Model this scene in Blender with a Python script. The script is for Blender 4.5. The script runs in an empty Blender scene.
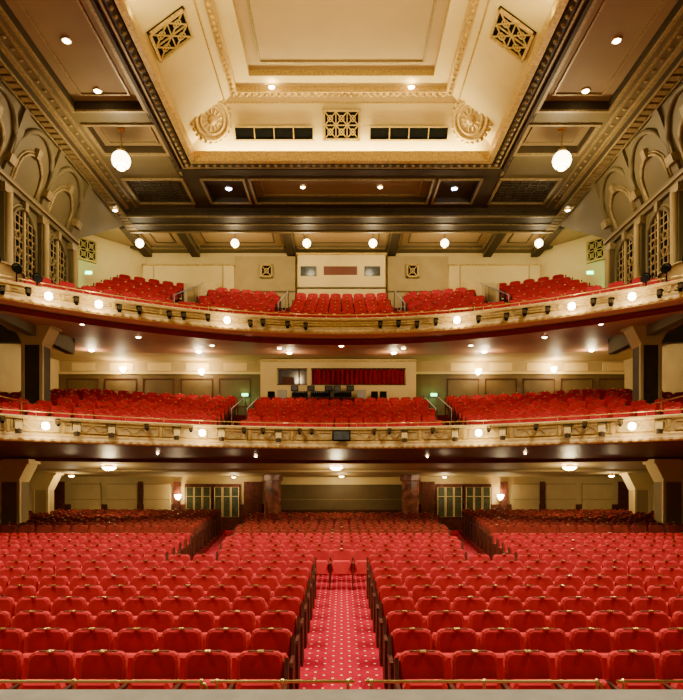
import bpy, math, random
import numpy as np
from mathutils import Matrix, Vector
random.seed(3)
pi=math.pi
C=bpy.context
# ------------------------------------------------------------------ materials
def mat(name,col,rough=.6,metal=0,var=.12,scale=6,bump=0.0,emit=0,ecol=None,spec=.3,sheen=0,col2=None):
    m=bpy.data.materials.new(name); m.use_nodes=True
    nt=m.node_tree; N=nt.nodes; L=nt.links; b=N['Principled BSDF']
    b.inputs['Roughness'].default_value=rough; b.inputs['Metallic'].default_value=metal
    b.inputs['Specular IOR Level'].default_value=spec
    if sheen: b.inputs['Sheen Weight'].default_value=sheen; b.inputs['Sheen Tint'].default_value=(1,.35,.35,1)
    tc=N.new('ShaderNodeTexCoord'); nz=N.new('ShaderNodeTexNoise'); nz.inputs['Scale'].default_value=scale; nz.inputs['Detail'].default_value=3
    L.new(tc.outputs['Object'],nz.inputs['Vector'])
    r=N.new('ShaderNodeValToRGB'); c=col
    lo=[max(0,x*(1-var)) for x in c]; hi=[min(1,x*(1+var)) for x in c] if col2 is None else col2
    r.color_ramp.elements[0].position=.3; r.color_ramp.elements[1].position=.7
    r.color_ramp.elements[0].color=(*lo,1); r.color_ramp.elements[1].color=(*hi,1)
    L.new(nz.outputs['Fac'],r.inputs['Fac']); L.new(r.outputs['Color'],b.inputs['Base Color'])
    if bump:
        bp=N.new('ShaderNodeBump'); bp.inputs['Strength'].default_value=bump; bp.inputs['Distance'].default_value=.02
        L.new(nz.outputs['Fac'],bp.inputs['Height']); L.new(bp.outputs['Normal'],b.inputs['Normal'])
    if emit:
        b.inputs['Emission Color'].default_value=(*(ecol or col),1); b.inputs['Emission Strength'].default_value=emit
    return m
VELVET=mat('red_velvet',(.50,.022,.034),.9,var=.15,scale=3,spec=.08,sheen=.15)
VELVET2=mat('red_velvet_back',(.43,.019,.030),.85,var=.15,scale=3,spec=.1,sheen=.15)
VELSHADE=mat('shaded_red_velvet',(.26,.032,.022),.9,var=.2,scale=3,spec=.08)  # red velvet with under-balcony shade put into the colour, rear stalls
VELSHADE2=mat('shaded_red_velvet_back',(.20,.026,.018),.85,var=.2,scale=3,spec=.1)  # seat backs, same shade painted in
WOOD=mat('dark_wood',(.075,.020,.012),.6,var=.4,scale=9,spec=.12)
BRASS=mat('brass',(.80,.58,.22),.3,metal=1,var=.08)
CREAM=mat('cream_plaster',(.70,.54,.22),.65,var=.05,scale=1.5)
CREAMD=mat('deep_cream_plaster',(.44,.325,.135),.65,var=.08,scale=1.5)  # deeper cream for rear walls, fascia panels and lattice
FASC=mat('buff_gold_fascia',(.48,.34,.155),.6,var=.15,scale=5,bump=.2,spec=.2)
GOLD=mat('gilded_plaster',(.56,.39,.11),.45,metal=.3,var=.3,scale=14,bump=.5)
BRONZE=mat('bronzed_moulding',(.26,.185,.072),.5,metal=.2,var=.3,scale=14,bump=.3)
OLIVE=mat('bronze_brown_plaster',(.125,.095,.038),.6,var=.1,scale=1.2)
OLIVED=mat('dark_brown_plaster',(.05,.034,.016),.6,var=.15,scale=2,spec=.15)
PANEL=mat('beige_panel',(.23,.16,.075),.65,var=.07,scale=1,spec=.15)
TAN=mat('tan_panel',(.40,.27,.115),.6,var=.05,scale=1)
PINK=mat('pink_brown_soffit',(.38,.185,.11),.55,var=.06,scale=1,spec=.2)
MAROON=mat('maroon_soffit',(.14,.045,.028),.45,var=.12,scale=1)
BLACK=mat('matt_black',(.004,.004,.004),.8,spec=.05)
DARKR=mat('dark_red_panel',(.12,.02,.018),.6)
GREY=mat('pale_grey_paint',(.30,.29,.265),.6,var=.06)
STAGE=mat('stage_edge_grey',(.19,.18,.16),.7,var=.12)
WALLB=mat('olive_brown_panel',(.12,.078,.026),.5,var=.2,scale=1.5)
MARBLE=mat('red_marble',(.10,.02,.014),.2,var=.5,scale=4,col2=(.34,.11,.07))
MIRROR=mat('dark_glass',(.05,.06,.03),.08,var=.3,spec=1)
GREEN=mat('exit_green',(.1,.8,.25),.5,emit=5,ecol=(.15,1,.35))
LAMP=mat('warm_lamp_glass',(1,.88,.6),.4,emit=50,ecol=(1,.80,.44),var=0)
GLOBE=mat('opal_globe',(1,.9,.7),.4,emit=14,ecol=(1,.84,.50),var=0)
BLUE=mat('cool_spot_lens',(.7,.8,1),.4,emit=60,ecol=(.30,.42,1),var=0)
CURT=mat('red_curtain_cloth',(.30,.007,.012),.8,var=.2,spec=.1)
SCREEN=mat('booth_glass',(.06,.065,.065),.15,var=.3,spec=.6)
def carpet(name,base,dot,scale,thr):
    m=mat(name,base,.95,var=.12,scale=30,spec=.05); nt=m.node_tree;N=nt.nodes;L=nt.links;b=N['Principled BSDF']
    src=b.inputs['Base Color'].links[0].from_socket
    tc=N.new('ShaderNodeTexCoord'); mp=N.new('ShaderNodeMapping'); mp.inputs['Rotation'].default_value=(0,0,pi/4)
    v=N.new('ShaderNodeTexVoronoi'); v.inputs['Randomness'].default_value=0; v.inputs['Scale'].default_value=scale; v.distance='MANHATTAN'
    v.voronoi_dimensions='2D'
    L.new(tc.outputs['Object'],mp.inputs['Vector']); L.new(mp.outputs['Vector'],v.inputs['Vector'])
    lt=N.new('ShaderNodeMath'); lt.operation='LESS_THAN'; lt.inputs[1].default_value=thr
    L.new(v.outputs['Distance'],lt.inputs[0])
    mx=N.new('ShaderNodeMix'); mx.data_type='RGBA'
    L.new(lt.outputs[0],mx.inputs[0]); L.new(src,mx.inputs[6]); mx.inputs[7].default_value=(*dot,1)
    L.new(mx.outputs[2],b.inputs['Base Color']); return m
CARPET=carpet('patterned_red_carpet',(.36,.005,.030),(.75,.48,.38),6.0,.14)
PLAINC=mat('dark_red_carpet',(.14,.012,.015),.95,var=.2,scale=20,spec=.05)

# ------------------------------------------------------------------ mesh builder
class MB:
    def __init__(s): s.v=[];s.f=[];s.m=[];s.s=[]; s.M=Matrix()
    def add(s,vs,fs,mi=0,sm=False):
        o=len(s.v)
        for p in vs: s.v.append(tuple(s.M@Vector(p)))
        for f in fs: s.f.append([i+o for i in f]); s.m.append(mi); s.s.append(sm)
    def box(s,x0,x1,y0,y1,z0,z1,mi=0):
        s.add([(x0,y0,z0),(x1,y0,z0),(x1,y1,z0),(x0,y1,z0),(x0,y0,z1),(x1,y0,z1),(x1,y1,z1),(x0,y1,z1)],
          [(0,3,2,1),(4,5,6,7),(0,1,5,4),(1,2,6,5),(2,3,7,6),(3,0,4,7)],mi)
    def quad(s,a,b,c,d,mi=0): s.add([a,b,c,d],[(0,1,2,3)],mi)
    def lathe(s,prof,mi=0,n=16,c=(0,0,0),sm=True):
        vs=[];fs=[]
        for r,z in prof:
            for i in range(n):
                a=2*pi*i/n; vs.append((c[0]+r*math.cos(a),c[1]+r*math.sin(a),c[2]+z))
        for j in range(len(prof)-1):
            for i in range(n):
                k=(i+1)%n; fs.append((j*n+i,j*n+k,(j+1)*n+k,(j+1)*n+i))
        s.add(vs,fs,mi,sm)
    def sphere(s,c,r,mi=0,n=16,sz=1):
        m=10 if n>8 else 5
        s.lathe([(max(1e-4,r*math.sin(pi*j/m)),-r*sz*math.cos(pi*j/m)) for j in range(m+1)],mi,n,c)
    def cyl(s,c,r,h,mi=0,n=16,r2=None):
        r2=r if r2 is None else r2
        s.lathe([(1e-4,0),(r,0)],mi,n,c,False); s.lathe([(r,0),(r2,h)],mi,n,c); s.lathe([(r2,h),(1e-4,h)],mi,n,c,False)
    def torus(s,R,r,mi=0,n=24,c=(0,0,0),k=6):
        s.lathe([(R+r*math.cos(2*pi*j/k),r*math.sin(2*pi*j/k)) for j in range(k+1)],mi,n,c)
    def tube(s,pts,r,mi=0,n=6,closed=False):
        P=[Vector(p) for p in pts]; vs=[];fs=[];m=len(P)
        for i,p in enumerate(P):
            if closed: t=P[(i+1)%m]-P[i-1]
            else: t=P[min(i+1,m-1)]-P[max(i-1,0)]
            t.normalize(); u=Vector((0,0,1)) if abs(t.z)<.9 else Vector((0,1,0))
            a=t.cross(u).normalized(); b=t.cross(a)
            for k in range(n):
                an=2*pi*(k+.5)/n; vs.append(tuple(p+a*r*math.cos(an)+b*r*math.sin(an)))
        for i in range(m if closed else m-1):
            i2=(i+1)%m
            for k in range(n):
                k2=(k+1)%n; fs.append((i*n+k,i*n+k2,i2*n+k2,i2*n+k))
        if not closed: fs+= [tuple(range(n)),tuple(range((m-1)*n,m*n))]
        s.add(vs,fs,mi,n>5)
    def pad(s,out,y0,y1,inset,mi):
        cx=sum(p[0] for p in out)/len(out); cz=sum(p[1] for p in out)/len(out)
        n=len(out);vs=[]
        def ring(y,ins):
            for x,z in out:
                dx,dz=x-cx,z-cz; l=math.hypot(dx,dz); k=max(0,1-ins/l)
                vs.append((cx+dx*k,y(z) if callable(y) else y,cz+dz*k))
        f0=y0 if callable(y0) else (lambda z:y0)
        f1=y1 if callable(y1) else (lambda z:y1)
        ring(lambda z:f0(z),inset*1.2); ring(lambda z:f0(z)+inset*.6,inset*.15); ring(f1,0)
        fs=[tuple(range(n)),tuple(range(2*n,3*n))]
        for j in range(2):
            for i in range(n):
                k=(i+1)%n; fs.append((j*n+i,j*n+k,(j+1)*n+k,(j+1)*n+i))
        s.add(vs,fs,mi,False)
    def obj(s,name,mats,parent=None):
        me=bpy.data.meshes.new(name); me.from_pydata(s.v,[],s.f)
        for m in mats: me.materials.append(m)
        me.polygons.foreach_set('material_index',s.m); me.polygons.foreach_set('use_smooth',s.s)
        me.update(); o=bpy.data.objects.new(name,me); C.scene.collection.objects.link(o)
        if parent: o.parent=parent
        return o
def replicate(name,mb,T,mats):
    V=np.array(mb.v,dtype=np.float64); nv=len(V); T=np.array(T,dtype=np.float64); n=len(T)
    c=np.cos(T[:,3])[:,None]; s=np.sin(T[:,3])[:,None]
    X=V[None,:,0]*c-V[None,:,1]*s+T[:,0:1]; Y=V[None,:,0]*s+V[None,:,1]*c+T[:,1:2]; Z=V[None,:,2]+T[:,2:3]
    W=np.stack([X,Y,Z],-1).reshape(-1)
    flat=np.array([i for f in mb.f for i in f]); tot=np.array([len(f) for f in mb.f]); st=np.concatenate([[0],np.cumsum(tot)[:-1]])
    nl=len(flat)
    me=bpy.data.meshes.new(name); me.vertices.add(n*nv); me.vertices.foreach_set('co',W)
    me.loops.add(n*nl); me.loops.foreach_set('vertex_index',(flat[None]+np.arange(n)[:,None]*nv).reshape(-1).astype(np.int32))
    me.polygons.add(n*len(tot)); me.polygons.foreach_set('loop_start',(st[None]+np.arange(n)[:,None]*nl).reshape(-1).astype(np.int32))
    for m in mats: me.materials.append(m)
    me.polygons.foreach_set('material_index',np.tile(np.array(mb.m,dtype=np.int32),n))
    me.polygons.foreach_set('use_smooth',np.tile(np.array(mb.s,dtype=bool),n))
    me.update(calc_edges=True); me.validate()
    o=bpy.data.objects.new(name,me); C.scene.collection.objects.link(o); return o
W=(1,.77,.40)
def light(kind,name,loc,power,col=W,r=.15,parent=None,target=None,size=None,spot=None):
    d=bpy.data.lights.new(name,kind); d.energy=power; d.color=col
    if kind in('POINT','SPOT'): d.shadow_soft_size=r
    if kind=='AREA': d.shape='RECTANGLE'; d.size,d.size_y=size
    if kind=='SPOT': d.spot_size=spot or 2.2; d.spot_blend=.8
    o=bpy.data.objects.new(name,d); o.location=loc
    if target is not None: o.rotation_euler=(Vector(target)-Vector(loc)).to_track_quat('-Z','Y').to_euler()
    C.scene.collection.objects.link(o)
    if parent: o.parent=parent
    return o
ZC=2.6
# ------------------------------------------------------------------ seat
def seat_mesh():
    b=MB()
    w=.238
    out=[(-w,.36),(w,.36),(w,.81),(w-.02,.865),(w-.06,.89),(0,.90),(-w+.06,.89),(-w+.02,.865),(-w,.81)]
    b.pad(out,lambda z:.03+(z-.36)*.16,lambda z:.10+(z-.36)*.16,.03,1)
    o2=[(-w+.02,.34),(w-.02,.34),(w-.015,.60),(w-.05,.66),(-w+.05,.66),(-w+.015,.60)]
    b.pad(o2,lambda z:-.16+(z-.34)*.14,lambda z:-.05+(z-.34)*.14,.04,0)
    b.box(-.13,.13,.14,.18,.893,.899,2)
    b.box(-.03,.03,.09,.15,.896,.912,3)
    for x in(-.266,):
        b.box(x-.02,x+.02,-.22,.13,.58,.61,2)
        b.box(x-.013,x+.013,-.12,.10,.0,.58,2)
    return b
SEAT=seat_mesh()
END=MB(); END.pad([(-.20,.0),(.14,.0),(.16,.62),(.18,.80),(.12,.84),(.04,.62),(-.2,.60),(-.22,.56)],-.02,.02,.008,0)
END.v=[(y,x,z) for x,y,z in END.v]
SM=[VELVET,VELVET2,WOOD,BRASS]
SMR=[VELSHADE,VELSHADE2,WOOD,BRASS]
def fill_row(Tl,El,x0,x1,pitch,fy,zf,kk=0):
    n=int((x1-x0)/pitch+.001)
    off=((x1-x0)-n*pitch)/2
    for i in range(n):
        x=x0+off+pitch*(i+.5); y=fy(x); ang=-math.atan(2*kk*x)*1.0
        Tl.append((x,y,zf,ang))
    for xe in(x0+off,x1-off):
        El.append((xe,fy(xe),zf,-math.atan(2*kk*xe)))
def floorz(Y): return 0 if Y<6 else (Y-6)*.03
blocks={}
ends=[]
for j in range(23):
    Y=6+.85*j; zf=floorz(Y); p=.52 if j%2 else .535
    lim=9.4 if Y<15.9 else 12.9
    if Y<13.3:
        for sgn in(-1,1):
            a,b=(.56,lim)
            n=int((b-a)/p)
            x0,x1=(a,a+n*p+.001) if sgn>0 else (-(a+n*p)-.001,-a)
            fill_row(blocks.setdefault(('f',sgn,0),[]),ends,x0,x1,p,lambda x:Y,zf)
    else:
        c=3.0+.09*(Y-13.6)
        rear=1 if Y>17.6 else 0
        fill_row(blocks.setdefault(('c',0,rear),[]),ends,-c,c,p,lambda x:Y,zf)
        up=.14 if Y>17.6 else 0
        for sgn in(-1,1):
            a=c+1.0; n=int((lim-a)/p)
            x0,x1=(a,a+n*p+.001) if sgn>0 else (-(a+n*p)-.001,-a)
            T0=[];fill_row(T0,ends,x0,x1,p,lambda x:Y,zf+up)
            blocks.setdefault(('s',sgn,rear),[]).extend([t for t in T0 if not(10.3<abs(t[0])<11.5 and 19.2<Y<20.9)])
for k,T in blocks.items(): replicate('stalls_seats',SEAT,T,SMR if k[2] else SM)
# ------------------------------------------------------------------ floor
b=MB()
b.quad((-14,-1,-.0),(14,-1,0),(14,6,0),(-14,6,0),0)
b.quad((-14,6,0),(14,6,0),(14,26.6,floorz(26.6)),(-14,26.6,floorz(26.6)),0)
b.obj('floor',[CARPET])
b=MB()
for sgn in(-1,1):
    for j in range(9):
        y0=17.75+.85*j*1.0
        y1=y0+.85; x0=3.0+.09*(y0-13.6)+.95
        a,c=(x0,13.4) if sgn>0 else (-13.4,-x0)
        if y1<26: b.box(a,c,y0,y1,floorz(y0)-.1,floorz(y0)+.15,0)
b.obj('stalls_riser_platform',[PLAINC])
b=MB(); b.box(-10,10,3.5,4.42,.0,1.04,0); b.box(-10,10,3.4,4.46,1.04,1.08,0); b.box(-10,10,4.42,4.44,.5,.56,1)
b.obj('orchestra_pit_wall',[STAGE,OLIVE])
def rail(x0,x1,mx):
    b=MB(); z=1.10;y=4.58
    pts=[(x0,y,z),(x1,y,z)] if not mx else [(x0,y,z),(x1-.08,y,z),(x1-.02,y,z-.02),(x1,y,z-.07),(x1,y,.9)]
    b.tube(pts,.012,0,8)
    n=max(2,int((x1-x0)/.9))
    for i in range(n+1):
        x=x0+.05+(x1-x0-.1)*i/n
        b.cyl((x,y,0),.011,1.10,0,8); b.sphere((x,y,1.10),.022,0,8); b.cyl((x,y,0),.04,.02,0,10)
    b.obj('brass_rail',[BRASS])
rail(-5,-1.02,True); rail(-1.0,.1,False); rail(.18,2.0,True); rail(2.1,5,False)
# ------------------------------------------------------------------ curved balconies
K=.045
def fy(X,Y0,k=K):
    return Y0-k*min(abs(X),10)**2
def curve_pts(Y0,k,z,o=0,X0=-10,X1=10,n=64):
    r=[]
    for i in range(n+1):
        X=X0+(X1-X0)*i/n; g=Vector((2*k*X if abs(X)<=10 else 0,1,0)).normalized()
        r.append((X+g.x*o,fy(X,Y0,k)+g.y*o,z))
    return r
def strip(b,A,B,mi,sm=True):
    n=len(A); b.add(A+B,[(i,i+1,n+i+1,n+i) for i in range(n-1)],mi,sm)
def sweep(b,Y0,k,prof,mis,X0=-10,X1=10,n=64):
    R=[curve_pts(Y0,k,z,o,X0,X1,n) for o,z in prof]
    for i in range(len(R)-1): strip(b,R[i],R[i+1],mis[i])
def at(X,Y0,z,k=K,o=0):
    a=math.atan(-2*k*X)
    g=Vector((2*k*X,1,0)).normalized()
    return Matrix.Translation((X+g.x*o,fy(X,Y0,k)+g.y*o,z))@Matrix.Rotation(a,4,'Z')
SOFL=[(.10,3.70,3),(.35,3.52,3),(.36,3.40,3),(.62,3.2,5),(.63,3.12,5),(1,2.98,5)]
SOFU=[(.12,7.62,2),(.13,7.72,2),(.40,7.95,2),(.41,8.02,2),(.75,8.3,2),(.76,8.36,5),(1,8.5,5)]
def sofz(soff,z0,backY,X,y):
    f=fy(X,20)+.12
    t=(y-f)/(backY-f)
    pt,pz=0,z0-.03
    for tt,z,_ in soff:
        if t<=tt: return pz+(z-pz)*(t-pt)/(tt-pt)
        pt,pz=tt,z
    return pz
def balcony(name,z0,z1,backY,soff,wideX,low):
    b=MB()
    prof=[(.34,z1-.45),(.34,z1-.02),(.30,z1),(.0,z1),(-.04,z1-.03),(-.04,z1-.09),(.02,z1-.13),(.02,z0+.27),(-.03,z0+.22),(-.03,z0+.15),(-.10,z0+.10),(-.12,z0+.04),(-.10,z0),(.12,z0-.03)]
    mis=[3,3,1,0,1,0,0,1,0,0,0,1,low]
    sweep(b,20,K,prof,mis)
    A=curve_pts(20,K,z0-.03,.12)
    prev=A
    for t,z,mi in soff:
        cur=[(X*(1+(wideX/10-1)*t),y*(1-t)+backY*t,z) for X,y,_ in A]
        strip(b,prev,cur,mi); prev=cur
    X=-9.6
    while X<9.7:
        b.M=at(X,20,0)
        zc0,zc1=z0+.30,z1-.16
        w=.62
        b.box(-w,w,-.0,.03,zc0,zc1,5)
        for (a,c,d,e) in((-w,w,zc0,zc0+.03),(-w,w,zc1-.03,zc1),(-w,-w+.03,zc0,zc1),(w-.03,w,zc0,zc1)):
            b.box(a,c,-.03,.0,d,e,1)
        zm=(zc0+zc1)/2; hz=(zc1-zc0)*.32
        b.tube([(-.45+.9*i/16,-.01,zm+hz*math.sin(i*pi/4)) for i in range(17)],.018,1,4)
        b.box(w+.04,w+.12,-.04,.02,zc0-.02,zc1+.02,1)
        X+=1.42*math.cos(math.atan(2*K*X))
    X=-9.8
    while X<9.8:
        b.M=at(X,20,0); b.box(-.05,.05,-.15,-.09,z0+.045,z0+.10,1); X+=.2
    b.M=Matrix()
    b.tube(curve_pts(20,K,z1+.13,.12),.013,4,6)
    X=-9.5
    while X<9.6:
        b.M=at(X,20,0,o=.12); b.cyl((0,0,z1-.01),.010,.14,4,6); X+=1.0
    b.M=Matrix()
    return b
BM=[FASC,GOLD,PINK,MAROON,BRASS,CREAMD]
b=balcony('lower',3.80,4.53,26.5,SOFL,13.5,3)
def steps(b,rows,backY,wide,mi):
    prev=None
    for i,(Y0,k,z) in enumerate(rows):
        f=[(X,fy(X,Y0-.45,k),z) for X in np.linspace(-wide,wide,65)]
        if i+1<len(rows): Y1,k1,_=rows[i+1]; r=[(X,fy(X,Y1-.45,k1),z) for X in np.linspace(-wide,wide,65)]
        else: r=[(X,backY,z) for X in np.linspace(-wide,wide,65)]
        f=[tuple(map(float,p)) for p in f]; r=[tuple(map(float,p)) for p in r]
        strip(b,f,r,mi)
        if prev: strip(b,[(p[0],p[1],prev) for p in f],f,mi)
        prev=z
circ=[(21.0+.85*i,K*(1-.06*i),3.93+.243*i) for i in range(8)]
steps(b,circ,28.5,13.4,6)
b.obj('lower_balcony',BM+[PLAINC])
T={0:[],1:[],2:[]};
for i,(Y0,k,z) in enumerate(circ):
    p=.52 if i%2 else .535
    c=3.55+.04*i
    wl=12.9 if Y0-k*100>16.4 else 9.6
    for idx,(x0,x1) in enumerate(((-wl,-c-.75),(-c,c),(c+.75,wl))):
        n=int((x1-x0)/p)
        for q in range(n):
            if idx==0: x=x1-p*(q+.5)
            elif idx==2: x=x0+p*(q+.5)
            else: x=-n*p/2+p*(q+.5)
            if 9.5<abs(x)<10.8 and 19<fy(x,Y0,k)<20.9: continue
            a=-math.atan(2*k*x) if abs(x)<10 else 0
            T[idx].append((x,fy(x,Y0,k),z,a))
        for xe in ((x1,) if idx==0 else (x0,) if idx==2 else (-n*p/2,n*p/2)): ends.append((xe,fy(xe,Y0,k),z,-math.atan(2*k*xe)))
for t in T.values(): replicate('circle_seats',SEAT,t,SM)
# upper balcony
b=balcony('upper',7.60,8.17,28.5,SOFU,13.5,2)
gl=[(20.9,K,7.55),(21.7,K,7.88),(22.5,K,8.2)]
gu=[(23.9+.85*i,.03,8.72+.40*i) for i in range(6)]
steps(b,gl,23.4,9.95,6)
steps(b,gu,29.5,13.2,6)
w=[(float(X),fy(float(X),23.3,.038),0) for X in np.linspace(-9.9,9.9,61)]
for (za,zb,mi,dy) in((8.1,8.98,7,0),(8.98,9.04,0,-.05)):
    A=[(p[0],p[1]+dy,za) for p in w];B=[(p[0],p[1]+dy,zb) for p in w]; strip(b,A,B,mi)
    B2=[(p[0],p[1]+.12,zb) for p in w]; strip(b,B,B2,mi)
b.tube([(p[0],p[1],9.24) for p in w],.018,4,5)
for p in w[::3]: b.cyl((p[0],p[1],9.03),.014,.22,4,6)
b.obj('upper_balcony',BM+[PLAINC,DARKR])
T={i:[] for i in range(6)}
for i,(Y0,k,z) in enumerate(gl+gu):
    p=.52 if i%2 else .535
    segs=[(-9.6,-4.6),(-4.2,4.2),(4.6,9.6)] if i<3 else [(-9.7,-6.6),(-5.9,-2.75),(-2.2,2.2),(2.75,5.9),(6.6,9.7)]
    for idx,(x0,x1) in enumerate(segs):
        n=int((x1-x0)/p); o=(x1-x0-n*p)/2
        for q in range(n):
            x=x0+o+p*(q+.5); T[idx if i>2 else 5].append((x,fy(x,Y0,k),z,-math.atan(2*k*x)))
        for xe in(x0+o,x1-o): ends.append((xe,fy(xe,Y0,k),z,-math.atan(2*k*xe)))
for t in T.values(): replicate('gallery_seats',SEAT,t,SM)
replicate('seat_row_ends',END,ends,[WOOD])
for X in(-6.25,-2.47,2.47,6.25):
    b=MB(); y0=fy(X,23.6,.03); y1=fy(X,28.2,.03)
    b.tube([(X,y0,8.75),(X,y0,9.7),(X,y1,9.7+2.0),(X,y1,10.7)],.022,0,6)
    for t in(.33,.66): b.cyl((X,y0+(y1-y0)*t,8.7+2.0*t-.1),.016,1.1,0,6)
    b.obj('stair_handrail',[GREY])
# ------------------------------------------------------------------ walls
b=MB()   # stalls rear wall
zf=floorz(26.5)
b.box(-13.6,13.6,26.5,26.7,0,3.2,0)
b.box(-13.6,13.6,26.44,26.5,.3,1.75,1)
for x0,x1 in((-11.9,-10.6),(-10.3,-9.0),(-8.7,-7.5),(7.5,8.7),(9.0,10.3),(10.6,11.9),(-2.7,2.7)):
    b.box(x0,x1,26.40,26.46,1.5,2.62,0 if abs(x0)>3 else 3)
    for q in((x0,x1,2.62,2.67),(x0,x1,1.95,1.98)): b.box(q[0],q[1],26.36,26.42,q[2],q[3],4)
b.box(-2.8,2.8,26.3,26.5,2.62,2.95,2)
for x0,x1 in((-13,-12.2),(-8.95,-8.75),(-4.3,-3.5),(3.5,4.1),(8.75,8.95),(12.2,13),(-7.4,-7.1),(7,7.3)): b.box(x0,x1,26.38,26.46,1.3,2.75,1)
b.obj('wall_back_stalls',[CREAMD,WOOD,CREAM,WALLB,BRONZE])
for n,(x0,x1) in enumerate(((-6.9,-5.7),(-5.65,-4.45),(4.15,5.35),(5.4,6.6))):
    b=MB(); y=26.38
    b.box(x0,x1,y,y+.06,zf,2.65,0)
    for q in range(3):
        a=x0+.08+(x1-x0-.1)*q/3; c=a+(x1-x0-.1)/3-.05
        b.box(a,c,y-.02,y+.01,1.2,2.5,1)
        b.tube([(a,y-.03,1.2),(c,y-.03,1.2),(c,y-.03,2.5),(a,y-.03,2.5)],.016,2,4,True)
        b.tube([(a,y-.03,2.1),(c,y-.03,2.1)],.012,2,4)
    b.obj('door_%d'%(n+1),[WOOD,MIRROR,CREAM])
for s_ in(-1,1):
    b=MB()
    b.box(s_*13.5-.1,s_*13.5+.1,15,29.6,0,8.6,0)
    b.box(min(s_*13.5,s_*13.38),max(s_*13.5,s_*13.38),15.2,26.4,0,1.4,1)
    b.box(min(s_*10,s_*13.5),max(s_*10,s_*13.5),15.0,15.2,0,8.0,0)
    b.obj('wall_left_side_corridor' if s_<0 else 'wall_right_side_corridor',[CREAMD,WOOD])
b=MB()
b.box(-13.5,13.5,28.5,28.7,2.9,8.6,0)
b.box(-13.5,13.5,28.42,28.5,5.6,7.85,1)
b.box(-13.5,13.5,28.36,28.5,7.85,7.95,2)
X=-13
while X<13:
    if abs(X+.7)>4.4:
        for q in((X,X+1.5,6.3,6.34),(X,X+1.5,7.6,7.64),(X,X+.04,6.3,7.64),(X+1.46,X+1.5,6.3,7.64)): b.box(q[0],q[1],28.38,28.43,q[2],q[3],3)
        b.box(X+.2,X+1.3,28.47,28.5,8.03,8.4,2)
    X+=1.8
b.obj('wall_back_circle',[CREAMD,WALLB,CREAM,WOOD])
# control booth
b=MB(); x0,x1,yb=-3.75,3.45,27.75
b.box(x0,x1,yb,28.4,5.6,7.24,0)
b.box(x0,x1,yb,28.4,7.98,8.42,0)
for a,c in((x0,-2.95),(-1.62,-1.38),(2.95,x1)): b.box(a,c,yb,28.4,7.24,7.98,0)
b.box(x0-.06,x1+.06,yb-.06,28.4,8.3,8.36,1)
b.box(-2.97,-1.6,yb+.2,yb+.25,7.22,8.0,2)
b.box(-2.0,-1.95,yb+.1,yb+.2,7.22,8.0,3)
b.box(-2.75,-2.2,yb+.12,yb+.2,7.24,7.6,3)
for q in((-2.97,-1.6),(-1.4,2.97)):
    b.tube([(q[0],yb-.01,7.24),(q[1],yb-.01,7.24),(q[1],yb-.01,7.98),(q[0],yb-.01,7.98)],.03,3,4,True)
b.obj('control_booth',[CREAM,GOLD,SCREEN,WOOD])
b=MB(); vs=[];n=160
for i in range(n+1):
    x=-1.4+4.36*i/n; y=yb+.2+.10*math.sin(i*.8)
    vs+= [(x,y,7.22),(x,y,8.0)]
b.add(vs,[(2*i,2*i+2,2*i+3,2*i+1) for i in range(n)],0,True); b.obj('red_curtain',[CURT])
b=MB()
b.box(-2.3,.6,27.0,27.6,6.50,6.56,0)
for x in(-2.2,.5): b.box(x-.04,x+.04,27.1,27.5,5.63,6.5,0)
for x,w in((-1.9,.35),(-.95,.45),(.05,.4)):
    b.add([(x-w,27.05,6.56),(x+w,27.05,6.56),(x+w,27.5,6.56),(x-w,27.5,6.56),(x-w,27.05,6.70),(x+w,27.05,6.70),(x+w,27.5,6.9),(x-w,27.5,6.9)],
      [(0,1,2,3),(4,5,6,7),(0,1,5,4),(1,2,6,5),(2,3,7,6),(3,0,4,7)],1)
    for q in range(8): b.box(x-w+.04+q*w*.23,x-w+.07+q*w*.23,27.1,27.4,6.78,6.84,2)
for x in(-2.15,-1.4,-.6,-.2,.4): 
    b.box(x-.17,x+.17,27.48,27.52,6.90,7.16,1); b.box(x-.13,x+.13,27.47,27.48,6.94,7.12,3); b.box(x-.02,x+.02,27.5,27.54,6.56,6.9,1)
b.tube([(-.4,27.2,6.7),(-.4,27.15,7.2),(-.3,27.05,7.3)],.015,1,5)
for x in(-2.7,.9): b.box(x-.2,x+.2,27.1,27.5,5.64,6.9,2)
for x in(-3.2,1.5,1.9): b.box(x-.15,x+.15,27.2,27.5,5.64,6.85,1)
b.obj('mixing_console_desk',[WOOD,BLACK,GREY,SCREEN])
# gallery rear wall
b=MB()
b.box(-13.5,13.5,29.5,29.7,8.5,14.1,0)
for s_ in(-1,1):
    P=[(s_*13.4,25.6),(s_*9.6,29.5)]
    b.quad((P[0][0],P[0][1],8.5),(P[1][0],P[1][1],8.5),(P[1][0],P[1][1],14.1),(P[0][0],P[0][1],14.1),0)
    a,c=sorted((s_*5.2,s_*9.6)); b.box(a,c,29.0,29.5,10.7,13.2,0); b.box(a-.05,c+.05,28.95,29.5,13.2,13.27,1)
    b.box(a+.5,a+.56,28.96,29.02,10.8,13.2,5); b.box(c-.56,c-.5,28.96,29.02,10.8,13.2,5)
    a,c=sorted((s_*2.25,s_*5.2)); b.box(a,c,29.25,29.5,10.7,13.75,5)
    b.box(a,c,29.2,29.5,12.0,12.05,2)
    for xx in(5.95,6.5):
        x=s_*xx; y0,y1=fy(x,26.2,.03),29.0
        b.add([(x-.05,y0,9.5),(x+.05,y0,9.5),(x+.05,y1,10.7),(x-.05,y1,10.7),(x-.05,y0,11.0),(x+.05,y0,11.0),(x+.05,y1,12.4),(x-.05,y1,12.4)],
          [(0,1,2,3),(4,5,6,7),(0,1,5,4),(1,2,6,5),(2,3,7,6),(3,0,4,7)],0)
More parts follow.
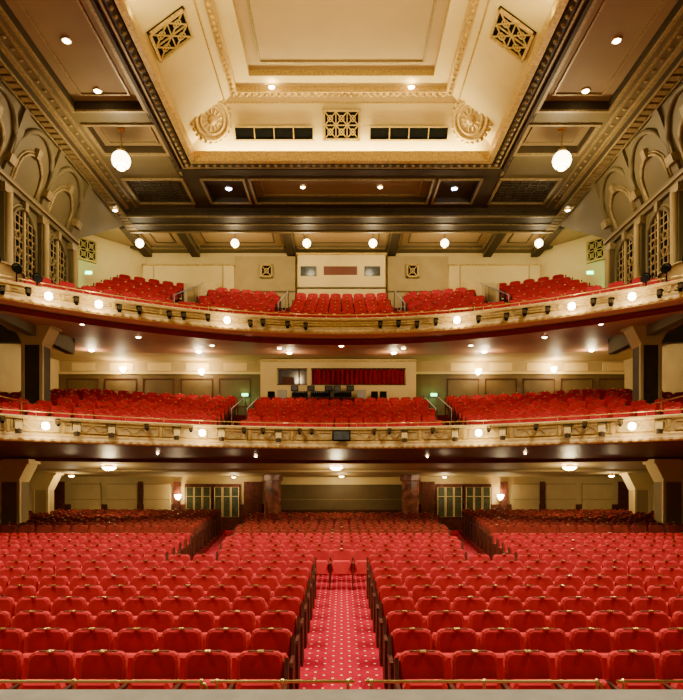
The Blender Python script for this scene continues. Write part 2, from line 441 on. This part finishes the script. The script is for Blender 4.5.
b.box(-2.1,2.1,28.7,29.5,10.7,13.6,0); b.box(-2.18,2.18,28.62,29.5,13.6,13.68,1)
b.box(-.85,.75,28.66,28.7,12.65,13.05,3); b.box(-1.95,-1.2,28.66,28.7,12.6,13.05,4); b.box(1.1,1.85,28.66,28.7,12.6,13.05,4)
b.box(-2.1,2.1,28.64,28.7,12.0,12.06,2)
b.obj('wall_back_gallery',[CREAM,GOLD,OLIVE,MAROON,SCREEN,CREAMD])
# ------------------------------------------------------------------ ornamental grille
def grille(name,M,w,h,nx=2,ny=2):
    b=MB(); b.M=M
    b.box(-w/2,w/2,-.01,.03,-h/2,h/2,1)
    f=.07
    for q in((-w/2,w/2,-h/2,-h/2+f),(-w/2,w/2,h/2-f,h/2),(-w/2,-w/2+f,-h/2,h/2),(w/2-f,w/2,-h/2,h/2)): b.box(q[0],q[1],-.08,.0,q[2],q[3],0)
    cw,ch=(w-2*f)/nx,(h-2*f)/ny
    for i in range(nx):
        for j in range(ny):
            cx=-w/2+f+cw*(i+.5); cz=-h/2+f+ch*(j+.5)
            b.tube([(cx-cw/2,-.04,cz-ch/2),(cx+cw/2,-.04,cz+ch/2)],.022,0,4)
            b.tube([(cx-cw/2,-.04,cz+ch/2),(cx+cw/2,-.04,cz-ch/2)],.022,0,4)
            b.tube([(cx+cw*.22*math.cos(a*pi/6),-.045,cz+ch*.22*math.sin(a*pi/6)) for a in range(12)],.02,0,4,True)
            b.tube([(cx-cw/2,-.04,cz-ch/2),(cx+cw/2,-.04,cz-ch/2)],.022,0,4); b.tube([(cx-cw/2,-.04,cz-ch/2),(cx-cw/2,-.04,cz+ch/2)],.022,0,4)
    b.M=Matrix(); return b.obj(name,[GOLD,BLACK])
for X in(-3.65,3.45): grille('wall_grille',Matrix.Translation((X,29.17,13.0)),.6,.65,1,1)
for s_ in(-1,1):
    ang=math.atan2(3.9,3.8)*(1 if s_<0 else -1)
    grille('wall_grille',Matrix.Translation((s_*11.6,27.35,13.3))@Matrix.Rotation(ang,4,'Z'),.85,1.0,2,2)
# ------------------------------------------------------------------ main side walls with arches
def arch(b,w,hs,lat,fill=3,fr=.07):
    r=w/2
    out=[(-r,0)]+[(-r*math.cos(pi*i/14),hs+r*math.sin(pi*i/14)) for i in range(15)]+[(r,0)]
    n=len(out)
    b.add([(x,-.015,z) for x,z in out],[tuple(range(n))],fill)
    b.tube([(x,-.05,z) for x,z in out],fr,0 if lat else 4,6)
    b.tube([(x*1.14,-.03,hs+(z-hs)*1.14 if z>hs else z) for x,z in out],.035,4,6)
    b.box(-.1,.1,-.16,-.02,hs+r-.05,hs+r+.25,4)
    if lat:
        q=-r+.2
        while q<r-.05:
            top=hs+math.sqrt(max(0,r*r-q*q)); b.tube([(q,-.04,0),(q,-.04,top)],.018,2,4); q+=.25
        z=.2
        while z<hs+r-.1:
            hw=r if z<hs else math.sqrt(r*r-(z-hs)**2); b.tube([(-hw,-.045,z),(hw,-.045,z)],.016,2,4)
            z+=.25
        b.box(-.05,.05,-.09,-.02,0,hs+r*.95,2)
        for z in np.arange(.35,hs+.2,.5):
            for x in(-.5*r,.5*r): b.tube([(x+.13*math.cos(a*pi/5),-.07,z+.13*math.sin(a*pi/5)) for a in range(10)],.018,2,4,True)
for s_ in(-1,1):
    b=MB()
    x=s_*10.0
    b.box(min(x,x+s_*.3),max(x,x+s_*.3),0,15.2,0,7.6,0)
    b.box(min(x,x+s_*.3),max(x,x+s_*.3),0,22.5,7.5,11.8,0)
    b.box(min(x,s_*13.4),max(x,s_*13.4),22.3,22.5,7.9,11.8,0)
    xi=s_*9.2
    b.add([(x,0,11.8),(x,22.5,11.8),(xi,26.2,14.0),(xi,0,14.0)],[(0,1,2,3)],0)
    R=Matrix.Rotation(pi/2*(-s_),4,'Z')
    for z0,z1,d,mi in((8.25,8.35,.12,4),(11.45,11.6,.12,0),(11.6,11.66,.2,4),(11.66,11.8,.14,0)):
        b.box(min(x,x-s_*d),max(x,x-s_*d),8,22.5,z0,z1,mi)
    for Y in(9.6,12.0,14.4,16.6,18.8,21.0):
        b.M=Matrix.Translation((x,Y,8.45))@R
        arch(b,1.4,2.05,True)
        b.M=Matrix.Translation((x,Y+1.1,8.35))@R
        b.box(-.17,.17,-.14,0,0,2.9,0); b.box(-.22,.22,-.2,0,2.85,3.1,4); b.box(-.22,.22,-.2,0,0,.2,0)
        b.cyl((0,-.2,.2),.1,2.65,2,10)
    for Y in(9.6,12.0,14.4,16.6,18.8,21.0):
        b.M=Matrix.Translation((x,Y,11.85))@R@Matrix.Rotation(.349,4,'X')
        arch(b,1.3,.45,False,5,.05)
        b.tube([(-1.08*math.cos(pi*i/16),-.06,.55+1.25*math.sin(pi*i/16)) for i in range(17)],.09,0,6)
        b.M=Matrix.Translation((x,Y+1.1,11.85))@R@Matrix.Rotation(.349,4,'X')
        b.box(-.14,.14,-.12,0,0,2.25,0); b.box(-.18,.18,-.22,0,.3,.55,4)
    b.M=Matrix()
    b.obj('wall_left' if s_<0 else 'wall_right',[OLIVE,GOLD,CREAMD,BLACK,BRONZE,OLIVED,PANEL])
    b=MB()
    for Y in(15.6,17.7,19.9):
        b.M=Matrix.Translation((x,Y,8.35))@R
        vs=[];fs=[]
        prof=[(0,-.1),(.16,.0),(.30,.25),(.28,.55),(.34,.6)]
        for j,(o,z) in enumerate(prof):
            for i in range(9):
                a=pi*i/8; vs.append((-.75*math.cos(a),-(o+.12)*max(0,math.sin(a))**.6,z))
        for j in range(len(prof)-1):
            for i in range(8): fs.append((j*9+i,j*9+i+1,(j+1)*9+i+1,(j+1)*9+i))
        b.add(vs,fs,0,True)
        b.tube([vs[(len(prof)-1)*9+i] for i in range(9)],.04,1,6)
    b.M=Matrix(); b.obj('ornamental_box_front',[CREAMD,BRONZE])
# ------------------------------------------------------------------ columns
def column(x,y,z0,z1,w,m):
    b=MB()
    b.box(x-w/2,x+w/2,y-w/2,y+w/2,z0,z1,0)
    for q in(-1,1):
        b.box(x+q*w*.5-.05,x+q*w*.5+.05,y-w/2-.04,y-w/2+.06,z0,z1-.7,1)
    b.box(x-w/2-.05,x+w/2+.05,y-w/2-.05,y+w/2+.05,z0,z0+.25,0)
    t=.75
    b.add([(x-w*.5,y-w*.56,z1-t),(x+w*.5,y-w*.56,z1-t),(x+w*.5+.3,y-w*.56,z1-.15),(x-w*.5-.3,y-w*.56,z1-.15),
           (x-w*.5,y+w*.56,z1-t),(x+w*.5,y+w*.56,z1-t),(x+w*.5+.3,y+w*.56,z1-.15),(x-w*.5-.3,y+w*.56,z1-.15)],
           [(0,1,2,3),(4,5,6,7),(0,3,7,4),(1,2,6,5),(0,1,5,4)],1)
    b.box(x-w/2-.36,x+w/2+.36,y-w*.62,y+w*.62,z1-.15,z1,1)
    b.obj('column',list(m))
for s_ in(-1,1):
    column(s_*10.9,20,.3,3.45,.62,(PANEL,CREAM)); column(s_*11.9,24,.4,3.15,.55,(CREAMD,CREAM)); column(s_*10.15,20,4.4,7.95,.6,(OLIVED,CREAMD))
    b=MB(); x=s_*2.97
    b.lathe([(.42,.5),(.42,.8),(.36,.85),(.36,2.75),(.44,2.8),(.44,3.1)],0,8,(x,25.9,0),False); b.obj('marble_column',[MARBLE])
# ------------------------------------------------------------------ ceiling
def hgrid(b,xs,ys,cell,side=1):
    nx,ny=len(xs)-1,len(ys)-1; H=[[cell((xs[i]+xs[i+1])/2,(ys[j]+ys[j+1])/2) for j in range(ny)] for i in range(nx)]
    for i in range(nx):
        for j in range(ny):
            c=H[i][j]
            if c: z,m=c; b.quad((xs[i],ys[j],z),(xs[i+1],ys[j],z),(xs[i+1],ys[j+1],z),(xs[i],ys[j+1],z),m)
            if i+1<nx:
                d=H[i+1][j]
                if c and d and c[0]!=d[0]: X=xs[i+1]; b.quad((X,ys[j],c[0]),(X,ys[j+1],c[0]),(X,ys[j+1],d[0]),(X,ys[j],d[0]),side)
            if j+1<ny:
                d=H[i][j+1]
                if c and d and c[0]!=d[0]: Y=ys[j+1]; b.quad((xs[i],Y,c[0]),(xs[i+1],Y,c[0]),(xs[i+1],Y,d[0]),(xs[i],Y,d[0]),side)
def frame(b,x0,x1,y0,y1,z,w,t,mi):
    b.box(x0,x1,y0,y0+w,z-t,z,mi);b.box(x0,x1,y1-w,y1,z-t,z,mi);b.box(x0,x0+w,y0+w,y1-w,z-t,z,mi);b.box(x1-w,x1,y0+w,y1-w,z-t,z,mi)
b=MB()
xs=[-13.5,-9.25,-8.85,-8.1,-6.0,-5.2,-3.7,-3.4,3.4,3.7,5.2,6.0,8.1,8.85,9.25,13.5]
ys=[0,8,18.2,19.0,20.6,21.0,22.4,24.2,24.7,26.2]
def cell(x,y):
    ax=abs(x)
    if ax<5.2 and 8<y<21: return None
    if 24.7<y<26.2 and ax<9.25: return(13.65,4)
    if 8.85<ax<9.25: return(13.7,0)
    if 6<ax<8.1 and (y<18.2 or 19<y<20.6): return(14.25,2)
    if 22.4<y<24.2:
        if ax<3.4: return(14.2,2)
        if 3.7<ax<5.2: return(14.2,4)
        if 6<ax<8.1: return(14.2,3)
    return(14.0,4 if ax<6 else 0)
hgrid(b,xs,ys,cell,4)
for s_ in(-1,1):
    a,c=sorted((s_*6,s_*8.1))
    for y0,y1 in((0,18.2),(19,20.6),(22.4,24.2)): frame(b,a-.1,c+.1,y0-.1,y1+.1,14,.09,.06,1)
    frame(b,a+.3,c-.3,1,17.9,14.25,.06,.04,1); frame(b,a+.2,c-.2,19.2,20.4,14.25,.05,.04,1)
    a2,c2=sorted((s_*3.7,s_*5.2)); frame(b,a2-.08,c2+.08,22.32,24.28,14,.08,.05,1)
    for q in np.arange(22.5,24.2,.2): b.box(a,c,float(q),float(q)+.05,14.05,14.18,4)
    for q in np.arange(a+.1,c,.35): b.box(float(q),float(q)+.04,22.4,24.2,14.04,14.1,4)
    xb=s_*9.05
    for q in np.arange(0,26,.30):
        b.box(xb-.14,xb+.14,float(q),float(q)+.2,13.64,13.7,1)
    b.box(xb-.2,xb-.17,0,26,13.62,13.72,1); b.box(xb+.17,xb+.2,0,26,13.62,13.72,1)
    b.box(min(s_*8.85,s_*8.72),max(s_*8.85,s_*8.72),0,24.6,13.9,14,1)
    b.box(min(s_*8.45,s_*8.37),max(s_*8.45,s_*8.37),0,24.6,13.95,14,1)
    for q in np.arange(6,24.4,.42): b.sphere((s_*8.59,float(q),13.99),.07,1,6,.5)
    for q in np.arange(6,22,.36): b.box(min(s_*5.92,s_*5.82),max(s_*5.92,s_*5.82),float(q),float(q)+.18,13.95,14,1)
frame(b,-3.48,3.48,22.32,24.28,14,.08,.05,1)
frame(b,-3.1,3.1,22.6,24.0,14.2,.05,.04,1)
for d,w,t,mi in((.0,.10,.10,8),(.16,.2,.08,4),(.42,.06,.08,1),(.6,.10,.06,4)):
    frame(b,-5.2-d-w,5.2+d+w,8-d-w,21+d+w,14.0,w,t,mi)
for q in np.arange(-5.3,5.31,.27): b.sphere((float(q),21.26,13.92),.07,1,6)
for s_ in(-1,1):
    for q in np.arange(8,21.3,.27): b.sphere((s_*5.46,float(q),13.92),.07,1,6)
b.box(-9.2,9.2,24.67,24.73,13.62,13.68,1); b.box(-9.2,9.2,26.07,26.17,13.58,13.66,1)
b.box(-9.2,9.2,25.38,25.44,13.61,13.65,1)
for q in np.arange(-9.1,9.1,.3): b.box(float(q),float(q)+.14,24.64,24.7,13.84,13.93,4)
xs=[-13.5,-9.7,-9.3,-7.35,-6.95,-2.65,-2.25,2.25,2.65,6.95,7.35,9.3,9.7,13.5]; ys=[26.2,26.6,28.9,29.5]
def c2(x,y):
    ax=abs(x)
    if any(a<ax<a+.4 for a in(2.25,6.95,9.3)): return(13.8,4)
    if 26.6<y<28.9: return(14.12,7)
    return(14.0,0)
hgrid(b,xs,ys,c2,0)
for x0,x1 in((-9.3,-7.35),(-6.95,-2.65),(-2.25,2.25),(2.65,6.95),(7.35,9.3)):
    frame(b,x0+.1,x1-.1,26.55,28.95,14.02,.08,.06,1); frame(b,x0+.5,x1-.5,27,28.5,14.12,.05,.04,0)
b.quad((-9.25,26.2,13.6),(9.25,26.2,13.6),(9.25,26.2,14.1),(-9.25,26.2,14.1),4)
for q in((-5.2,-5.12,8,21),(5.12,5.2,8,21),(-5.2,5.2,20.92,21),(-5.2,5.2,8,8.08)): b.box(*q,13.9,14.25,8)
R0=[(-5.7,7.5),(5.7,7.5),(5.7,21.5),(-5.7,21.5)]
RI=[(-5.2,8),(5.2,8),(5.2,21),(-5.2,21)]
RS=[(-3.75,9.4),(3.75,9.4),(3.75,20.25),(-3.75,20.25)]
def ring(A,za,B,zb,mi):
    for i in range(4):
        j=(i+1)%4; b.quad((*A[i],za),(*A[j],za),(*B[j],zb),(*B[i],zb),mi)
ring(RI,14.1,R0,14.1,6)
ring(R0,14.1,R0,14.3,6)
ring(R0,14.3,RS,15.75,6)
def off(R,d): 
    return [(R[0][0]-d,R[0][1]-d),(R[1][0]+d,R[1][1]-d),(R[2][0]+d,R[2][1]+d),(R[3][0]-d,R[3][1]+d)]
ring(RS,15.75,off(RS,-.25),15.70,8); ring(off(RS,-.25),15.70,off(RS,-.25),15.9,8)
ring(off(RS,-.25),15.9,off(RS,-.75),15.9,6)
ring(off(RS,-.75),15.9,off(RS,-.75),16.1,8)
b.quad(*[(*p,16.1) for p in off(RS,-.75)],7)
I=off(RS,-.75); frame(b,I[0][0]+.35,I[1][0]-.35,I[0][1]+.35,I[2][1]-.35,16.1,.07,.05,1)
I=off(RS,-.12)
for q in np.arange(I[0][0],I[1][0],.22): b.sphere((float(q),I[2][1],15.7),.07,8,6)
for q in np.arange(I[0][1],I[2][1],.22):
    for k in(0,1): b.sphere((I[k][0],float(q),15.7),.07,8,6)
def slope(u,side,t):
    z=14.3+1.45*t
    if side=='far': return(u,21.5-1.25*t,z)
    return((5.7-1.95*t)*side,u,z)
for t in(.1,.9):
    yy=slope(0,'far',t)[1]; xx=5.7-1.95*t; y0=7.5+1.9*t
    b.tube([(-xx,y0,14.28+1.45*t),(xx,y0,14.28+1.45*t),(xx,yy,14.28+1.45*t),(-xx,yy,14.28+1.45*t)],.035,8,5,True)
b.obj('ceiling',[OLIVE,BRONZE,PANEL,BLACK,OLIVED,CREAMD,CREAM,TAN,GOLD])
af=math.atan2(1.25,1.45)
Mf=lambda X,t:Matrix.Translation(slope(X,'far',t))@Matrix.Rotation(af,4,'X')@Matrix.Translation((0,-.06,0))
grille('ceiling_grille',Mf(0,.55),1.3,.95,3,2)
for s_ in(-1,1):
    b=MB(); b.M=Mf(s_*2.35,.42)
    b.box(-1.35,1.35,-.03,.02,-.18,.18,0)
    b.tube([(-1.38,-.04,-.2),(1.38,-.04,-.2),(1.38,-.04,.2),(-1.38,-.04,.2)],.03,1,4,True)
    for q in(-.68,0,.68): b.box(q-.015,q+.015,-.05,-.02,-.18,.18,1)
    b.M=Matrix(); b.obj('ceiling_lighting_slot',[BLACK,GOLD])
    aS=math.atan2(1.95,1.45)
    for Y in(12.2,16.5):
        M=Matrix.Translation(slope(Y,s_,.5))@Matrix.Rotation(pi/2*(-s_),4,'Z')@Matrix.Rotation(aS,4,'X')@Matrix.Translation((0,-.05,0))
        grille('ceiling_grille',M,1.05,1.2,2,2)
    b=MB(); nrm=Vector((-s_*.52,-.62,-.62)).normalized()
    q=nrm.to_track_quat('Z','Y').to_matrix().to_4x4()
    b.M=Matrix.Translation((s_*4.42,20.45,15.05))@q@Matrix.Scale(.85,4)
    b.cyl((0,0,-.3),.72,.32,1,28); b.torus(.7,.09,0,28,(0,0,.03)); b.torus(.5,.055,0,24,(0,0,.04)); b.sphere((0,0,.03),.2,0,12,.6)
    for a in range(12):
        an=a*pi/6; b.tube([(.24*math.cos(an),.24*math.sin(an),.04),(.42*math.cos(an),.42*math.sin(an),.04)],.035,0,5)
    for a in range(24):
        an=a*pi/12; b.sphere((.82*math.cos(an),.82*math.sin(an),.0),.085,0 if a%2 else 1,8)
    b.M=Matrix(); b.obj('plaster_roundel',[GOLD,CREAM])
# ------------------------------------------------------------------ lamps
def globe(x,y,z,r,top,power):
    b=MB(); b.sphere((x,y,z),r,0,18); b.cyl((x,y,z+r*.85),r*.45,r*.3,1,12); b.cyl((x,y,z+r),.02,top-z-r,1,8); b.cyl((x,y,top-.06),.12,.06,1,12)
    b.torus(r*.5,.02,1,16,(x,y,z-r*.86))
    o=b.obj('pendant_globe_lamp',[GLOBE,BRASS])
    light('POINT','bulb',(x,y,z-r-.25),power,W,.2,o)
for s_ in(-1,1): globe(s_*7.2,19.6,13.2,.30,14.25,350)
for X in(-9.0,-4.75,-1.55,1.4,4.6,8.8): globe(X,26.75,13.38,.18,14.1,125)
def downlight(x,y,z,r=.10,m=LAMP,power=0,spot=2.4,tgt=None,col=W):
    b=MB(); b.sphere((x,y,z-.01),r,0,12,.5); b.torus(r*1.15,r*.25,1,12,(x,y,z-.01))
    o=b.obj('ceiling_downlight',[m,BRASS])
    if power: light('SPOT','bulb',(x,y,z-.15),power,col,.12,o,tgt or (x*.8,y-.5,0),spot=spot)
for s_ in(-1,1):
    for Y,pw in((5.5,2700),(7.7,2700),(9.7,2600),(11.7,2400),(13.7,1900),(15.7,1000),(17.7,400)): downlight(s_*7.2,Y,14.24,.10,LAMP,pw,2.0,(s_*4.5,Y+.3,0),(1,.82,.52))
    downlight(s_*2.3,19.75,15.72,.1,LAMP)
    downlight(s_*1.5,23.3,14.18,.09,LAMP,250,2.6)
    downlight(s_*4.4,23.4,14.18,.12,BLUE,150,2.2,col=(.7,.8,1))
    downlight(s_*9.05,24,13.6,.09,LAMP)
E=(1,.83,.34)
for s_ in(-1,1): light('AREA','cove_light',(s_*5.4,14.5,14.2),600,E,size=(.2,12.5),target=(s_*4.2,14.5,15.7))
light('AREA','cove_light',(0,21.2,14.2),450,E,size=(9.8,.2),target=(0,20.3,15.7))
light('AREA','cove_light',(0,7.8,14.2),250,E,size=(9.8,.2),target=(0,9.4,15.7))
def bowl(x,y,z,r,power):
    b=MB(); b.lathe([(1e-3,-r*.55),(r*.5,-r*.48),(r*.85,-r*.25),(r,0)],0,16,(x,y,z)); b.torus(r,.02,1,16,(x,y,z)); b.cyl((x,y,z),r*.6,.1,1,12)
    o=b.obj('ceiling_bowl_lamp',[LAMP,BRASS]); light('POINT','bulb',(x,y,z-r-.1),power,W,.15,o)
for X in(-8.4,-.2,8.25):
    y=21.7 if abs(X)>1 else 23.0
    bowl(X,y,sofz(SOFL,3.8,26.5,X,y)-.03,.26,80)
for X in(-4.6,4.4): bowl(X,25.6,2.95,.10,40)
for X in(-10.8,10.8): bowl(X,24.0,2.98,.12,36)
bowl(0,25.2,2.98,.12,32)
def sconce(x,y,z,power,s=1):
    b=MB(); b.box(x-.06,x+.06,y-.03,y,z-.2*s,z+.05,1)
    b.lathe([(1e-3,-.15),(.07,-.12),(.13,-.02),(.15,.08)],0,12,(x,y-.14,z)); b.tube([(x,y,z-.1),(x,y-.14,z-.16)],.015,1,5)
    o=b.obj('wall_sconce',[LAMP,BRASS]); light('POINT','bulb',(x,y-.4,z+.05),power,W,.12,o)
for X,z in((-10.3,8.05),(-6.6,7.95),(6.45,7.95),(10.0,8.05)): sconce(X,28.4,z,110)
for X in(-7.15,6.95): sconce(X,26.36,2.1,16)
def flamp(X,z,k=K,p=36):
    M=at(X,20,z,k,-.24); b=MB(); b.M=M
    b.sphere((0,0,0),.11,0,12); b.box(-.05,.05,.09,.24,-.05,.05,1); b.torus(.11,.015,1,12)
    b.M=Matrix(); o=b.obj('balcony_front_lamp',[LAMP,BRASS]); q=M@Vector((0,-.28,0)); light('POINT','bulb',q,p,W,.08,o)
for X in(-8.36,-4.47,4.41,8.25): flamp(X,4.24)
for X in(-8.3,-7.2,-3.73,3.76,6.9,8.25): flamp(X,7.86)
def spotfix(X,z,s=1,m=0):
    b=MB(); b.M=at(X,20,z,K,-.22)
    b.box(-.09*s,.09*s,-.1,.12,-.08*s,.1*s,0); b.cyl((0,-.02,-.2*s),.085*s,.14*s,1,12); b.box(-.12*s,-.1*s,-.02,.02,-.05,.2*s,1); b.box(.1*s,.12*s,-.02,.02,-.05,.2*s,1); b.box(-.12*s,.12*s,-.02,.2,.19*s,.21*s,1)
    b.M=Matrix(); b.obj('theatre_spotlight',[CREAM if m==0 else OLIVED,OLIVED if m==0 else BLACK])
for X in(-8.9,-7.7,-6.9,-5.2,-3.9,-2.1,2.1,3.7,5.1,6.8,7.6,8.8): spotfix(X,4.2)
for X in(-9.2,-8.7,-7.7,-6.7,-6.2,-5.4,-5.0,-4.3,-3.0,-2.6,-1.8,-1.2,1.3,1.9,2.5,3.1,4.4,5.2,5.7,6.3,7.4,7.8,8.8,9.2): spotfix(X,7.85+.04*math.sin(X*7),.6,1)
for X in(-9.2,-8.1,-6,-4.8,-3.2,-2.6,-1.4,-1.0,1.1,1.6,3,4.7,6,7.2,8): spotfix(X,4.35,.5,1)
b=MB(); b.box(-.3,.3,19.72,19.86,4.05,4.4,0); b.box(-.26,.26,19.70,19.72,4.09,4.36,1); b.obj('balcony_front_screen',[BLACK,SCREEN])
for X,o in((-8.2,2),(-5.9,1.6),(-4.6,1.4),(-3.2,1.2),(0,2.4),(3.3,1.2),(4.8,1.4),(6.2,1.6),(8.2,2),(-7.2,3.6),(7.2,3.6),(-2.4,3.5),(2.4,3.5),(-5,4.3),(5,4.3)):
    y=fy(X,20)+o
    downlight(X,y,sofz(SOFU,7.6,28.5,X,y)-.03,.09,LAMP,90,2.6,(X,y-.2,0))
for X,o in((-6,1.2),(-3,1.4),(3,1.4),(6,1.2)):
    y=fy(X,20)+o
    downlight(X,y,sofz(SOFL,3.8,26.5,X,y)-.03,.05,LAMP,20,2.6,(X,y-.2,0))
for X in(-2.2,2.2,-6,6,-10.5,10.5):
    y=25.2; z=sofz(SOFU,7.6,28.5,X,y); bowl(X,y,z-.02,.13,120 if abs(X)>3 else 90)  # extra bowls added to brighten the circle rear and booth
for s_ in(-1,1):
    for X,zz in((8.5,8.4),(8.9,8.55),(9.3,8.7),(9.6,9.1)):
        b=MB(); b.M=at(s_*X,20,zz,K,.0)
        b.cyl((0,0,8.15-zz),.02,zz-8.1,1,6)
        b.M=b.M@Matrix.Rotation(pi/2+.5,4,'X'); b.cyl((0,0,-.1),.09,.26,0,12); b.cyl((0,0,.16),.11,.06,1,12); b.torus(.11,.02,1,12)
        b.M=Matrix(); b.obj('stage_lantern',[OLIVED,BLACK])
def exits(x,y,z,p=6):
    b=MB(); b.box(x-.17,x+.17,y-.04,y,z-.08,z+.08,1); b.box(x-.14,x+.14,y-.05,y-.03,z-.06,z+.06,0); o=b.obj('exit_sign',[GREEN,GREY]); light('POINT','bulb',(x,y-.3,z),p,(.3,1,.4),.1,o)
for X in(-4.55,4.35): exits(X,28.3,6.85,16)
for X in(-11.2,11.0): exits(X,26.6,12.0,45)
for s_ in(-1,1):
    b=MB(); x=s_*3.95
    for dx in(-.3,.3): b.tube([(x+dx,23.2,4.7),(x+dx,23.2,5.55),(x+dx,26.5,6.5),(x+dx,26.5,5.6)],.02,0,6)
    b.obj('stair_handrail',[GREY])
    b=MB(); 
    for Y in(18.0,19.5): b.cyl((s_*9.6,Y,4.0),.02,1.1,0,6)
    b.tube([(s_*9.6,16.3,5.1),(s_*9.6,20.5,5.1)],.02,0,6); b.tube([(s_*9.6,16.3,4.8),(s_*9.6,20.5,4.8)],.015,0,6)
    b.obj('brass_side_rail',[BRASS])
# ------------------------------------------------------------------ world & camera
w=bpy.data.worlds.new('world'); C.scene.world=w; w.use_nodes=True
w.node_tree.nodes['Background'].inputs[0].default_value=(1,.82,.52,1); w.node_tree.nodes['Background'].inputs[1].default_value=.20
cd=bpy.data.cameras.new('camera'); cam=bpy.data.objects.new('camera',cd); C.scene.collection.objects.link(cam)
cam.location=(0,0,ZC); cam.rotation_euler=(pi/2,0,0)
cd.sensor_fit='VERTICAL'; cd.sensor_height=24; cd.lens=24*600/700; cd.shift_y=135/700; cd.clip_end=200
C.scene.camera=cam
